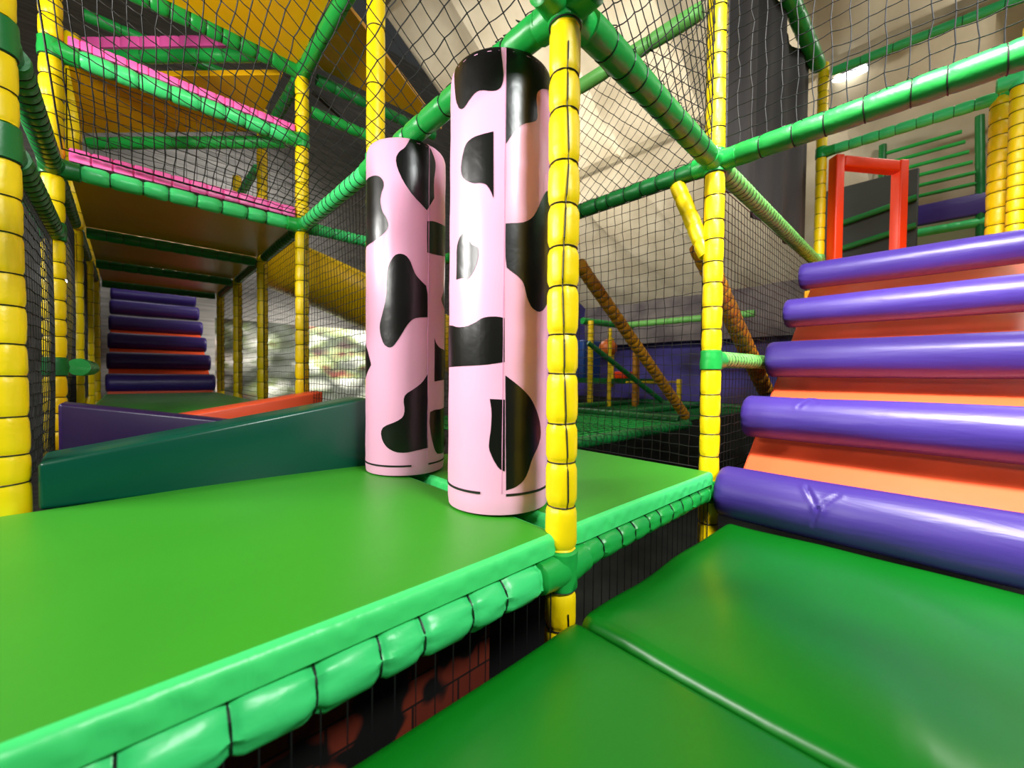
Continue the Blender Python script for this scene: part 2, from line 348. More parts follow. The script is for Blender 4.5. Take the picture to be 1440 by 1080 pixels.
# ---------------------------------------------------------------- the hall: ground, walls, roof
def hall(name, rgb_a, rgb_b, scale=4, rough=.8, kind='noise', bands=None):
    m, N, L, b = mat_nodes(name); tc = N.new('ShaderNodeTexCoord'); mp = N.new('ShaderNodeMapping'); L.new(tc.outputs['Object'], mp.inputs[0])
    if bands: mp.inputs['Scale'].default_value = bands
    n = N.new('ShaderNodeTexNoise'); n.inputs['Scale'].default_value = scale; n.inputs['Detail'].default_value = 5; L.new(mp.outputs[0], n.inputs['Vector'])
    r = N.new('ShaderNodeValToRGB'); r.color_ramp.elements[0].position = .35; r.color_ramp.elements[1].position = .65
    r.color_ramp.elements[0].color = lin(rgb_a); r.color_ramp.elements[1].color = lin(rgb_b); L.new(n.outputs[0], r.inputs[0]); L.new(r.outputs[0], b.inputs['Base Color'])
    b.inputs['Roughness'].default_value = rough; return m
FLOORM = hall('dark_rubber_floor', (24, 30, 26), (40, 46, 40), 3)
GREYW = hall('grey_sheet_wall', (112, 110, 106), (146, 142, 136), 2.5, .7, bands=(.6, .6, 9))
ROOFM = hall('pale_roof_lining', (204, 192, 166), (232, 222, 198), 1.6, .75)
LIPM = hall('grey_lining_skirt', (92, 84, 90), (140, 132, 130), 1.8)
MURAL = hall('violet_mural_wall', (66, 58, 92), (92, 84, 190), 1.1, .7)
m = MB(); box(m, (-6, -6, -1.75), (9.2, 8.6, -1.6)); struct('floor', m, FLOORM)
m = MB(); box(m, (-6, 8.6, -1.6), (9.2, 8.75, 8.5)); struct('wall_back', m, GREYW)
m = MB(); box(m, (8.35, -6, .12), (8.5, 8.6, 3.0)); box(m, (8.35, -6, -1.6), (8.5, 8.6, .12), 1); struct('wall_right', m, [MURAL, FLOORM])
m = MB(); box(m, (-6.15, -6, -1.6), (-6, 8.6, 8.5)); struct('wall_left', m, GREYW)
# sloping lined roof: folds run up the slope, rising towards the left of the hall
def roof_z(x): return 2.36+(8.0-x)*.80
m = MB(); vs = []; nx, ny = 40, 150
for i in range(nx+1):
    for j in range(ny+1):
        x = 8.0-i*(9.2/nx); y = -6+j*(11.75/ny)
        rib = abs(((y+.3*math.sin(x*.9)+.25*x) % 1.3)/1.3-.5)*2
        z = roof_z(x)+(-.42*rib**2+.05*math.sin(y*2.1+x*.8)+.03*math.sin(x*2.7+y*.7))*min(1, (8-x)/1.6); vs.append((x, y, z))
m.add(vs, [(i*(ny+1)+j, (i+1)*(ny+1)+j, (i+1)*(ny+1)+j+1, i*(ny+1)+j+1) for i in range(nx) for j in range(ny)])
o = struct('ceiling', m, ROOFM, True)
m = MB()
for k in (2, 4):
    x = 8.0-k*1.45; box(m, (x-.05, -6, roof_z(x)-.42), (x+.05, 5.7, roof_z(x)-.30))
struct('trim_1', m, hall('roof_batten', (150, 140, 118), (176, 166, 140), 3))
m = MB(); vs = []
for i in range(6):
    for j in range(61): y = -6+j*(11.75/60); vs.append((7.9+.05*math.sin(y*3+i*.3)*(i > 0), y, 2.50-i*.21))
m.add(vs, [(i*61+j, i*61+j+1, (i+1)*61+j+1, (i+1)*61+j) for i in range(5) for j in range(60)])
struct('trim_2', m, LIPM, True)

# rock mural in front of the back wall
ROCK, N, L, b = mat_nodes('painted_rock')
tc = N.new('ShaderNodeTexCoord'); mp = N.new('ShaderNodeMapping'); mp.inputs['Scale'].default_value = (1, 1, 1.9); L.new(tc.outputs['Object'], mp.inputs[0])
vo = N.new('ShaderNodeTexVoronoi'); vo.inputs['Scale'].default_value = 2.3; nz = N.new('ShaderNodeTexNoise'); nz.inputs['Scale'].default_value = 2.2; nz.inputs['Detail'].default_value = 6
wp = N.new('ShaderNodeMix'); wp.data_type = 'VECTOR'; wp.inputs[0].default_value = .35; L.new(mp.outputs[0], nz.inputs['Vector']); L.new(mp.outputs[0], wp.inputs[4]); L.new(nz.outputs['Color'], wp.inputs[5]); L.new(wp.outputs[1], vo.inputs['Vector'])
r1 = N.new('ShaderNodeValToRGB'); e = r1.color_ramp.elements; e[0].position = .05; e[0].color = lin((225, 225, 220)); e[1].position = .62; e[1].color = lin((56, 60, 52)); q = r1.color_ramp.elements.new(.32); q.color = lin((150, 152, 142))
L.new(vo.outputs['Distance'], r1.inputs[0])
r2 = N.new('ShaderNodeValToRGB'); e = r2.color_ramp.elements; e[0].position = .44; e[0].color = (1, 1, 1, 1); e[1].position = .68; e[1].color = lin((150, 70, 52)); q = r2.color_ramp.elements.new(.55); q.color = lin((170, 190, 130)); L.new(nz.outputs[0], r2.inputs[0])
mx = N.new('ShaderNodeMix'); mx.data_type = 'RGBA'; mx.blend_type = 'MULTIPLY'; mx.inputs[0].default_value = 1; L.new(r1.outputs[0], mx.inputs[6]); L.new(r2.outputs[0], mx.inputs[7]); L.new(mx.outputs[2], b.inputs['Base Color']); b.inputs['Roughness'].default_value = .8
m = MB(); vs = []
for i in range(61):
    for j in range(31):
        x = .12+i*.075; z = -1.6+j*.105; vs.append((x, 7.45-.10*abs(noise.noise(Vector((x*1.7, 0, z*2.6)))), z))
m.add(vs, [(i*31+j, (i+1)*31+j, (i+1)*31+j+1, i*31+j+1) for i in range(60) for j in range(30)])
o = obj('rock_panel', m, ROCK); tag(o, 'grey and white painted rock mural seen through the nets behind the left posts', 'mural')

# ---------------------------------------------------------------- near platform: mats, beams, posts
Z1, Z2, Z3 = 1.718, 2.32, 2.81
def wav(x, y): return .004*math.sin(3.1*x+1.2*y)+.006*noise.noise(Vector((x*2.1, y*1.4, .3)))
floor_mat(-1.62, -.004, -.05, 1.225, .148, .211, 'bright green floor mat on the raised deck, left of the cow patterned pillars', waves=lambda x, y: .003*math.sin(4*x+3*y))
def tuck(x, y): return .002*math.sin(5*x)
floor_mat(.06, 1.14, -.05, 1.16, .148, .211, 'green floor mat on the raised deck, behind the tall yellow post in front', waves=tuck)
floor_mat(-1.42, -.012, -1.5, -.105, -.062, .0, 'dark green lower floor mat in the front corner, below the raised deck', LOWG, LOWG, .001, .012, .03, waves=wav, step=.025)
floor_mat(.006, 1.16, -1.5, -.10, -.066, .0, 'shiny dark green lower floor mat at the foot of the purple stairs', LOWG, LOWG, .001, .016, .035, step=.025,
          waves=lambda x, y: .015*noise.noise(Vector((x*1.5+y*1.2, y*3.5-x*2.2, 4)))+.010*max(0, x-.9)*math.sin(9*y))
m = MB(); box(m, (-1.45, -1.6, -.14), (-.0, -.11, -.066)); box(m, (.0, -1.6, -.14), (1.2, -.11, -.07))
tag(obj('deck_panel', m, plain('dark_deck_board', (40, 34, 26)), None, False), 'dark deck boards carrying the two lower green mats', 'deck')
m = MB(); box(m, (-1.6, .06, .112), (-.08, 1.14, .146)); box(m, (.09, .03, .105), (1.11, 1.16, .146))
tag(obj('deck_panel', m, plain('dark_deck_board_upper', (40, 34, 26)), None, False), 'dark deck boards under the raised bright green mats', 'deck')

FJ = (0, -.04)
post(.006, -.042, -.55, 1.95, 'tall yellow padded post in front, beside the tall cow pillar',
     [(.095, [(1, 0.05, 0), (-1, .02, 0)], .06), (Z1, [(1, .05, 0), (0, 1, 0), (-1, 0, 0), (0, -1, 0)], .06)], r=.0455, pitch=.128, lace=(-.45, -1, 0), nth=40, pin=.15, tilt=(0, .006))
post(1.2, 0, -.55, 2.9, 'yellow padded post at the left foot of the purple stairs',
     [(.095, [(-1, -.02, 0)], .055), (.745, [(1, 0, 0)], .05), (Z1, [(1, 0, 0), (-1, -.05, 0), (0, 1, 0), (0, -1, 0)], .06)], r=.046, pitch=.112, nth=32, pin=.07,
     extra=lambda t: obj('gusset_sleeve', sleeve((1.2, .19, 1.67), (1.2, .032, 1.27), .04, .09, 20, True, .08, 5)[0], YEL, t))
post(-1.2, 1.285, .05, 1.95, 'ochre yellow padded post at the left edge, beside the teal wedge', [(1.385, [(0, 1, 0)], .06, DGR), (Z1, [(0, 1, 0)], .06, DGR)], r=.047, pitch=.112, nth=32, pin=.09, lace=(-1, -.7, 0), tilt=(-.012, 0))
post(0, 1.2, .05, 3.6, 'yellow padded post rising behind the shorter looking cow pillar', [(.1, [(-1, 0, 0)], .05), (Z1, [(0, 1, 0), (0, -1, 0)], .05)], r=.045, pitch=.3, nth=24, pin=.05)
post(0, 2.4, .05, 3.2, 'bright yellow padded post at the near right corner of the covered corridor',
     [(Z1, [(0, -1, 0), (-1, 0, 0), (1, 0, 0), (0, 1, 0)], .05), (Z2, [(-1, 0, 0)], .05), (Z3, [(-1, 0, 0), (0, -1, 0), (0, 1, 0)], .05)], r=.045, pitch=.115, lace=(.9, -.3, 0))
post(-1.2, 2.4, .05, 3.2, 'yellow padded post at the near left corner of the covered corridor',
     [(.68, [(0, 1, 0)], .05, DGR), (1.385, [(0, -1, 0)], .05, DGR), (Z1, [(1, 0, 0), (0, -1, 0), (0, 1, 0)], .05, DGR), (Z2, [(1, 0, 0)], .05)], r=.045, pitch=.10, pin=.14)
for (x, y), lab, top in (((0, 3.6), 'yellow post in the right row of the corridor, next behind its near right corner post', 3.1),
                    ((0, 4.8), 'yellow post in the right row of the corridor, third back', 2.9), ((0, 6.0), 'dim yellow post beside the right end of the far purple stairs', 2.9),
                    ((-1.2, 3.6), 'yellow post in the left row of the corridor, just behind the green rail', 3.1), ((-1.2, 4.8), 'yellow post in the left row of the corridor, third back', 2.2),
                    ((-1.2, 6.0), 'dim yellow post beside the left end of the far purple stairs', 2.2)):
    post(x, y, .05, top, lab, [], r=.045, pitch=.125, nth=18, fine=False, lace=(.9, -.3, 0) if x == 0 else None)
post(1.2, 1.2, -.55, 2.6, 'yellow padded post behind the front post, at the back corner of the right green mat', [(Z1, [(0, 1, 0), (0, -1, 0)], .05)], r=.045, pitch=.12, nth=18, fine=False)
post(1.2, 2.56, -.55, 2.6, 'yellow padded post glimpsed between the two cow pillars', [(Z1, [(-1, 0, 0), (0, -1, 0)], .05)], r=.045, pitch=.12, nth=18, fine=False)
post(3.6, 0, 1.4, 3.45, 'yellow post behind the top of the purple stairs, left of the red door frame', [(Z1, [(-1, 0, 0)], .05, PAL), (2.67, [(0, -1, 0)], .05)], r=.042, pitch=.12, nth=18, fine=False)

beam((0, -.016, .092), (-1.5, -.016, .092), 'bright green padded beam under the front edge of the left raised mat', MNT, .056, .118, nth=36, gap=.1, pin=.17, wrinkle=1.0)
beam((0, -.03, .1), (1.2, -.005, .1), 'green padded beam under the front edge of the right raised mat', GRN, .046, .098, nth=32, gap=.1, pin=.2, wrinkle=1.0)
beam((0, -.04, Z1), (1.2, 0, Z1), 'thick green padded beam overhead between the front post and the stair post', MGR, .048, .105, nth=28, gap=.1, pin=.06, fray=(.1, -.1, 1))
beam((0, -.04, Z1), (0, 1.2, Z1), 'green padded beam from which the cow pillars hang', GRN, .045, .13, nth=28, gap=.1, fray=(-.3, 0, 1))
beam((0, 1.2, Z1), (0, 2.4, Z1), 'mint green padded beam running back from the cow pillars to the corridor', MNT, .042, .07, gap=.1, pin=.08, fray=(.2, 0, 1))
beam((0, -.04, Z1), (-1.2, -.04, Z1), 'green padded beam leaving the front post overhead to the left', GRN, .045, .13, gap=.1)
beam((0, -.04, Z1), (0, -1.2, Z1), 'green padded beam leaving the front post overhead towards the viewer', GRN, .045, .13, gap=.1)
beam((1.2, 0, Z1), (1.2, 1.2, Z1), 'green padded beam behind the front post, with net laced along it', DGR, .042, .1, gap=.1, fray=(-.5, 0, 1))
beam((1.2, 1.2, Z1), (1.2, 2.56, Z1), 'green padded beam seen in the gap between the cow pillars', GRN, .042, .1, gap=.1)
beam((1.2, 0, Z1), (1.2, -1.25, Z1), 'big green padded beam crossing above the purple stairs', MGR, .049, .118, nth=28, gap=.1, pin=.05, fray=(-.3, 0, 1))
beam((1.2, 0, Z1), (3.6, 0, Z1-.03), 'pale green ribbed beam along the left side of the purple stairs', PAL, .046, .05, gap=.1, pin=.10, fine=False)
beam((1.2, 0, .75), (2.3, 0, .765), 'short pale green rail joining the stair post to the purple stairs', PAL, .043, .045, gap=.09, pin=.10, fine=False, cat='rail', name='padded_rail')
beam((0, 2.4, Z1), (-1.2, 2.4, Z1), 'mint green padded beam under the pink edge at the corridor entrance', MNT, .044, .13, gap=.1, pin=.2, wrinkle=.9)
beam((0, 2.4, Z1), (1.2, 2.4, Z1), 'mint green padded beam in front of the yellow slide', MNT, .042, .1, gap=.1)
beam((0, 2.4, Z1), (0, 3.6, Z1), 'dark green beam along the right edge of the corridor roof, nearest length', DGR, .042, .07, gap=.1, fine=False)
beam((0, 3.6, Z1), (0, 4.8, Z1), 'dark green beam along the right edge of the corridor roof, middle length', DGR, .042, .08, fine=False)
beam((0, 4.8, Z1), (0, 6.0, Z1), 'dark green beam along the right edge of the corridor roof, far length', DGR, .042, .08, fine=False)
for a, w_ in ((2.4, 'nearest'), (3.6, 'middle'), (4.8, 'far')): beam((-1.2, a, Z1), (-1.2, a+1.2, Z1), 'dark green beam along the left edge of the corridor roof, %s length' % w_, DGR, .042, .08, fine=False, gap=.1)
for a, w_ in ((3.6, 'nearest the pink edge'), (4.8, 'second from the pink edge'), (6.0, 'just above the far purple stairs')): beam((-1.2, a, Z1-.03), (0, a, Z1-.03), 'dark green beam across the underside of the corridor roof, %s' % w_, DGR, .042, .1, fine=False)
beam((-1.2, 1.285, Z1), (-1.2, 2.4, Z1), 'dark green beam running back from the top of the left edge post', DGR, .045, .06, gap=.1, pin=.08)
beam((-1.2, 1.285, 1.385), (-1.2, 2.4, 1.385), 'dark green rail below the beam at the left edge post', DGR, .045, .06, gap=.1, pin=.08, cat='rail', name='padded_rail')
beam((-1.12, 2.4, .68), (-1.12, 3.5, .68), 'short fat green rail low on the left of the corridor', GRN, .05, .3, gap=.09, cat='rail', name='padded_rail')
# upper decks over the corridor
beam((0, 2.4, Z2), (-1.2, 2.4, Z2), 'mint green padded beam under the upper pink edge, above the corridor entrance', MNT, .046, .125, gap=.1, pin=.14)
beam((0, 2.4, Z3), (-1.2, 2.4, Z3), 'bright green ribbed beam along the far edge of the yellow overhead panel', GRN, .05, .09, gap=.1)
beam((0, 2.4, Z3), (0, 1.2, Z3), 'bright green beam along the right edge of the yellow overhead panel', GRN, .046, .4, gap=.1)
beam((0, 2.4, Z2), (-1.2, 3.6, Z2), 'green beam running diagonally under the lower triangular deck', GRN, .042, .2, gap=.12, fine=False)
beam((0, 2.4, Z3), (0, 3.6, Z3), 'dark green beam on the right edge of the higher triangular deck', DGR, .042, .1, gap=.1, fine=False)
beam((0, 2.44, 2.96), (-1.2, 3.64, 2.96), 'green beam running diagonally under the higher triangular deck', GRN, .045, .2, gap=.12, fine=False)
beam((-1.2, 3.6, 3.28), (0, 3.6, 3.28), 'teal green beam high behind the upper pink edge', GRN, .042, .2, fine=False)
beam((0, 3.75, 2.64), (0, 5.0, 2.64), 'short green beam between the far posts above the pink mat', MNT, .04, .1, fine=False)
beam((0, 2.4, 2.56), (1.2, 2.4, 2.56), 'green beam in front of the grey wall, left of the yellow post behind the pillars', GRN, .04, .12, fine=False)
beam((0, 2.4, Z3), (1.2, 2.4, Z3), 'dark green beam under the brown triangular panel', DGR, .042, .12, fine=False, gap=.1)
def prism(P, z0, z1):
    m = MB(); n = len(P); m.add([(x, y, z0) for x, y in P]+[(x, y, z1) for x, y in P], [tuple(range(n-1, -1, -1)), tuple(range(n, 2*n))]+[(k, (k+1) % n, n+(k+1) % n, n+k) for k in range(n)]); return m
def deck(P, z0, z1, lab, mat_, cat='deck', name='deck_panel'): return tag(obj(name, prism(P, z0, z1), mat_, None, False), lab, cat)
deck([(-1.15, 1.25), (-.05, 1.25), (-.05, 2.35), (-1.15, 2.35)], Z3+.01, Z3+.04, 'bright yellow overhead panel framed in green at the top of the picture', YPN)
deck([(-1.15, 2.46), (-.17, 2.46), (-1.15, 3.44)], Z2+.03, Z2+.05, 'yellow ochre triangular deck under the upper pink edge', YPN)
deck([(-.06, 2.66), (-.06, 3.6), (-1.0, 3.6)], 2.90, 2.94, 'higher yellow ochre triangular deck behind the upper pink edge', YPN)
deck([(.06, 1.7), (1.14, 2.34), (.06, 2.34)], Z3+.05, Z3+.08, 'brown triangular deck panel left of the yellow post behind the pillars', BPN)
for a, w_ in ((2.46, 'nearest, with a shiny reflection'), (3.66, 'middle one'), (4.86, 'far one')): deck([(-1.14, a), (-.05, a), (-.05, a+1.08), (-1.14, a+1.08)], Z1-.0, Z1+.03, 'brown roof panel of the covered corridor, %s' % w_, BPN)
def pad(a, b, lab, mat_, name='edge_pad', bev=.02, cat='pad'):
    m = MB(); bbox(m, a, b, bev); return tag(obj(name, m, mat_), lab, cat)
def seampad(A, B, w_, h, lab, n, mat_):
    """long padded edge strip stitched into n cushions"""
    A = Vector(A); B = Vector(B); d = (B-A).normalized(); s = Vector((-d.y, d.x, 0)); L = (B-A).length; mb = MB(); vs = []; S = []
    for k in range(n):
        for t in (0, .08, .3, .7, .92): S.append(((k+t)/n*L, 1-.18*math.exp(-(min(t, 1-t)/.06)**2)))
    S.append((L, .82)); pr = [(-1, -1), (-1.08, 0), (-1, .8), (-.7, 1), (.7, 1), (1, .8), (1.08, 0), (1, -1)]
    for q, g in S: vs += [A+d*q+s*(a*w_/2*g)+Vector((0, 0, b*h/2*g)) for a, b in pr]
    m_ = len(pr); mb.add(vs, [(i*m_+k, i*m_+(k+1) % m_, (i+1)*m_+(k+1) % m_, (i+1)*m_+k) for i in range(len(S)-1) for k in range(m_)]+[tuple(range(m_-1, -1, -1)), tuple(range((len(S)-1)*m_, len(S)*m_))])
    return tag(obj('edge_pad', mb, mat_), lab, 'pad')
seampad((-1.14, 2.42, Z1+.083), (-.05, 2.42, Z1+.083), .09, .075, 'hot pink padded edge above the corridor entrance, with nets in front', 13, HOT)
seampad((-1.14, 2.42, Z2+.072), (-.05, 2.42, Z2+.072), .08, .05, 'upper hot pink padded edge sloping past the triangular decks', 24, HOT)
seampad((-1.13, 3.60, 3.055), (-.3, 2.77, 3.055), .09, .085, 'hot pink padded edge of the higher triangular deck at the top left', 8, HOT)

# wedges on the way into the corridor
def wedge(P, lab, mat_, bev=.014):
    m = MB(); hexa(m, P, bev, 3); return tag(obj('foam_wedge', m, mat_), lab, 'foam wedge')
wedge([(-1.14,1.242,.193),(-.055,1.14,.193),(-.055,1.36,.193),(-1.14,1.42,.193),(-1.14,1.242,.352),(-.055,1.14,.542),(-.055,1.36,.54),(-1.14,1.42,.365)], 'long teal foam wedge rising to the right behind the bright green mat', TEA)
wedge([(-1.14,1.80,.20),(.0,1.80,.20),(.0,1.98,.20),(-1.14,1.98,.20),(-1.14,1.80,.52),(.0,1.80,.30),(.0,1.98,.30),(-1.14,1.98,.52)], 'dark aubergine foam wedge falling to the right behind the teal wedge', AUB)
wedge([(-1.1,2.17,.20),(.07,2.17,.20),(.07,2.335,.20),(-1.1,2.335,.20),(-1.1,2.17,.345),(.07,2.17,.535),(.07,2.335,.538),(-1.1,2.335,.35)], 'bright orange foam wedge rising to the right at the corridor entrance', ORG)
floor_mat(-1.13, -.05, 1.43, 2.40, .13, .19, 'green floor mat between the foam wedges', step=.1)
floor_mat(-1.12, -.06, 2.46, 5.72, .34, .405, 'long green floor mat of the covered corridor, leading to the far stairs', step=.1)

# ---------------------------------------------------------------- cow patterned pillars
def smooth_poly(P):
    out = []; n = len(P)
    for i in range(n):
        a, b, c = P[i-1], P[i], P[(i+1) % n]
        u = Vector((b[0]-a[0], (b[1]-a[1])*300)); v = Vector((c[0]-b[0], (c[1]-b[1])*300))
        if u.length < 1e-6 or v.length < 1e-6 or u.angle(v) > 1.05: out.append(b)
        else:
            out.append((b[0]+(a[0]-b[0])*.22, b[1]+(a[1]-b[1])*.22)); out.append((b[0]+(c[0]-b[0])*.22, b[1]+(c[1]-b[1])*.22))
    return out
def pillar(cx, cy, z0, H, r, th0, patches, seam, zips, lab, extra_patches=()):
    t = thing('cow_print_bolster', lab, 'padded pillar', (cx, cy, z0)); mb = MB(); n = 96
    prof = [(r*.90, 0), (r*.985, .006), (r*1.0, .03), (r*1.002, .055), (r*.998, .07)]+[(r*(1+.004*math.sin(k*1.7)), .07+(H-.11)*k/24) for k in range(1, 25)]+[(r*.995, H-.022), (r*.965, H-.008), (r*.9, H-.001), (r*.6, H+.004), (r*.2, H+.006)]
    vs = []; fs = []
    for q, (rr, z) in enumerate(prof):
        for k in range(n):
            a = 2*PI*k/n; pk = 1-.006*max(0, math.cos(26*a))*math.exp(-((z-H+.02)/.03)**2); vs.append((cx+rr*pk*math.cos(a), cy+rr*pk*math.sin(a), z0+z))
    m_ = len(prof)
    for i in range(m_-1):
        for k in range(n): fs.append((i*n+k, i*n+(k+1) % n, (i+1)*n+(k+1) % n, (i+1)*n+k))
    fs += [tuple(range(n-1, -1, -1)), tuple(range((m_-1)*n, m_*n))]; mb.add(vs, fs, 0)
    def rad_at(z):
        for (r0, a), (r1, b) in zip(prof, prof[1:]):
            if a <= z <= b: return r0+(r1-r0)*(z-a)/max(1e-6, b-a)
        return prof[-1][0]*.5
    def wrap(P, mi, off):
        bm = bmesh.new(); P = [(a, min(z, H-.002)) for a, z in P]; vv = [bm.verts.new((a*.02, z*3, 0)) for a, z in P]
        area = sum(P[i-1][0]*P[i][1]-P[i][0]*P[i-1][1] for i in range(len(P)))
        bm.faces.new(vv if area > 0 else vv[::-1]); bmesh.ops.triangulate(bm, faces=bm.faces[:])
        for a in range(-150, 290, 5): bmesh.ops.bisect_plane(bm, geom=bm.verts[:]+bm.edges[:]+bm.faces[:], plane_co=(a*.02, 0, 0), plane_no=(1, 0, 0))
        for z in [.03+.06*k for k in range(30)]+[H-.03, H-.015, H-.008]: bmesh.ops.bisect_plane(bm, geom=bm.verts[:]+bm.edges[:]+bm.faces[:], plane_co=(0, z*3, 0), plane_no=(0, 1, 0))
        bm.verts.index_update(); q = []
        for v in bm.verts:
            a = math.radians(th0+v.co.x/.02); z = v.co.y/3; rr = rad_at(z)+off; q.append((cx+rr*math.cos(a), cy+rr*math.sin(a), z0+z))
        mb.add(q, [[v.index for v in f.verts] for f in bm.faces], mi); bm.free()
    for P in patches: wrap(smooth_poly(P), 1, .0011)
    for P in extra_patches: wrap(smooth_poly(P), 1, .0011)
    c = obj('cover', mb, [PNK, BLK], t)
    def strip(P, wdt, off, name, mat_):
        b2 = MB(); q = []
        for a, z in P:
            A = math.radians(th0+a)
            for dz, o_ in ((-wdt/2, 0), (-wdt/2, off), (wdt/2, off), (wdt/2, 0)): rr = rad_at(z)+o_; q.append((cx+rr*math.cos(A), cy+rr*math.sin(A), z0+z+dz))
        b2.add(q, [(i*4+k, i*4+k+1, (i+1)*4+k+1, (i+1)*4+k) for i in range(len(P)-1) for k in range(3)]+[(0, 1, 2, 3), tuple(len(q)-4+k for k in (3, 2, 1, 0))]); o = obj(name, b2, mat_, t, False); return o
    for a0, a1, z in zips:
        o = strip([(a0+(a1-a0)*k/30, z) for k in range(31)], .007, .0025, 'zip', CORD)
    # raised welt where the cover is sewn shut
    b3 = MB(); A = math.radians(th0+seam); rr = r+.0004; polytube(b3, [(cx+rr*math.cos(A), cy+rr*math.sin(A), z0+.075+k*(H-.09)/20) for k in range(21)], .0016, 6)
    o = obj('seam', b3, plain('pink_seam_thread', (206, 140, 176)), t)
    return t
BACK = [[(150, .9), (170, 1.1), (200, 1.05), (210, .8), (185, .62), (160, .7)], [(160, .3), (180, .42), (205, .33), (200, .15), (170, .14)]]
pillar(.042, .285, .212, 1.468, .177, -131.42, PATCH_TALL, 3.9, [(-150, -18.5, .075), (8.5, 150, .07)], 'nearer cow patterned pillar, pale pink with black patches, touching the front yellow post', BACK)
pillar(.042, .955, .212, 1.468, .180, -118.64, PATCH_FAR, 31.8, [(-130, 8, .048), (33.5, 190, .047)], 'farther cow patterned pillar, pale pink with black patches, at the end of the teal wedge', [])

# ---------------------------------------------------------------- purple and orange stairs on the right
def step_roll(mb, A, B, r, n=64, m=150, creases=(), sag=0, seed=0):
    A = Vector(A); B = Vector(B); d, u, v = frame(B-A); L = (B-A).length; vs = []; fs = []
    u = Vector((0, 0, 1)); u = (u-d*u.dot(d)).normalized(); v = d.cross(u)
    S = [0, .004, .012, .025, .045]+[.06+(L-.12)*k/m for k in range(m+1)]+[L-.045, L-.025, L-.012, L-.004, L]
    for s in S:
        e = min(s, L-s); g = math.sqrt(max(0, 1-(1-min(1, e/.03))**2))*.28+.72 if e < .03 else 1
        for k in range(n):
            a = 2*PI*k/n; rr = r*g*(1-.035*math.exp(-(e/.03)**2)*max(0, math.cos(13*a+seed)))
            rr += .003*noise.noise(Vector((s*3.0, math.cos(a)*1.4, math.sin(a)*1.4+seed)))
            for (s0, a0, s1, a1, dp) in creases:
                X, Y = s, a*r; x0, y0, x1, y1 = s0, math.radians(a0)*r, s1, math.radians(a1)*r
                tt = max(0, min(1, ((X-x0)*(x1-x0)+(Y-y0)*(y1-y0))/((x1-x0)**2+(y1-y0)**2))); D = math.hypot(X-x0-tt*(x1-x0), Y-y0-tt*(y1-y0))
                rr -= dp*math.exp(-(D/.006)**2)*(1-.5*tt)-dp*.5*math.exp(-((D-.014)/.008)**2)*(1-.5*tt)
            vs.append(A+d*s+u*math.cos(a)*rr+v*math.sin(a)*rr)
    M_ = len(S)
    for i in range(M_-1):
        for k in range(n): fs.append((i*n+k, i*n+(k+1) % n, (i+1)*n+(k+1) % n, (i+1)*n+k))
    fs += [tuple(range(n-1, -1, -1)), tuple(range((M_-1)*n, M_*n))]; mb.add(vs, fs)
t = thing('padded_staircase', 'big padded staircase of purple rolls and orange slopes on the right', 'stairs', (1.2, -.62, -.02))
ROLL = [(1.205, .103, .122), (1.545, .452, .110), (1.945, .772, .107), (2.304, 1.093, .094), (2.685, 1.402, .094)]
cre = [((.36, 30, .41, 75, .006), (.41, 75, .395, 110, .006), (.41, 75, .47, 38, .005)), ((.30, 10, .26, 52, .005), (.30, 10, .33, 35, .004)), (), (), ()]
for k, (x, z, r) in enumerate(ROLL):
    m = MB(); step_roll(m, (x, -.055, z), (x, -1.13 if k > 3 else -1.2, z), r, seed=k*2.3, creases=cre[k], m=150 if k < 2 else 60); o = obj('step_roll', m, PUR, t)
m = MB(); ang = math.atan2(.90, 1.05)
P = [(1.30, .05), (2.96, 1.395), (3.08, 1.395), (3.08, 1.2), (1.55, -.02), (1.30, -.02)]
vs = [(x, -.075, z) for x, z in P]+[(x, -1.18, z) for x, z in P]; n = len(P)
bm = bmesh.new(); vv = [bm.verts.new(p) for p in vs]; bm.faces.new(vv[:n]); bm.faces.new(vv[n:][::-1])
for k in range(n): bm.faces.new((vv[(k+1) % n], vv[k], vv[n+k], vv[n+(k+1) % n]))
bmesh.ops.recalc_face_normals(bm, faces=bm.faces[:]); bmesh.ops.bevel(bm, geom=bm.edges[:], offset=.01, segments=3, affect='EDGES'); bm.verts.index_update()
m.add([v.co.copy() for v in bm.verts], [[v.index for v in f.verts] for f in bm.faces]); bm.free(); obj('ramp_pad', m, ORG, t)

# far stairs at the end of the corridor
t = thing('padded_staircase', 'far padded staircase of purple rolls in shade at the end of the corridor', 'stairs', (-.7, 6.0, .3))
for k in range(6):
    m = MB(); step_roll(m, (-1.12, 5.95+.42*k, .52+.272*k), (-.07+.0*k, 5.95+.42*k, .52+.272*k), .112, 32, 24, seed=k); obj('step_roll', m, PUR, t)
m = MB(); m.add([(-1.1, 5.9, .3), (-.1, 5.9, .3), (-.1, 7.5, .3), (-1.1, 7.5, .3), (-1.1, 5.9, .42), (-.1, 5.9, .42), (-.1, 7.5, 1.456), (-1.1, 7.5, 1.456)], [(3,2,1,0),(4,5,6,7),(0,1,5,4),(1,2,6,5),(2,3,7,6),(3,0,4,7)]); obj('ramp_pad', m, ORG, t, False)

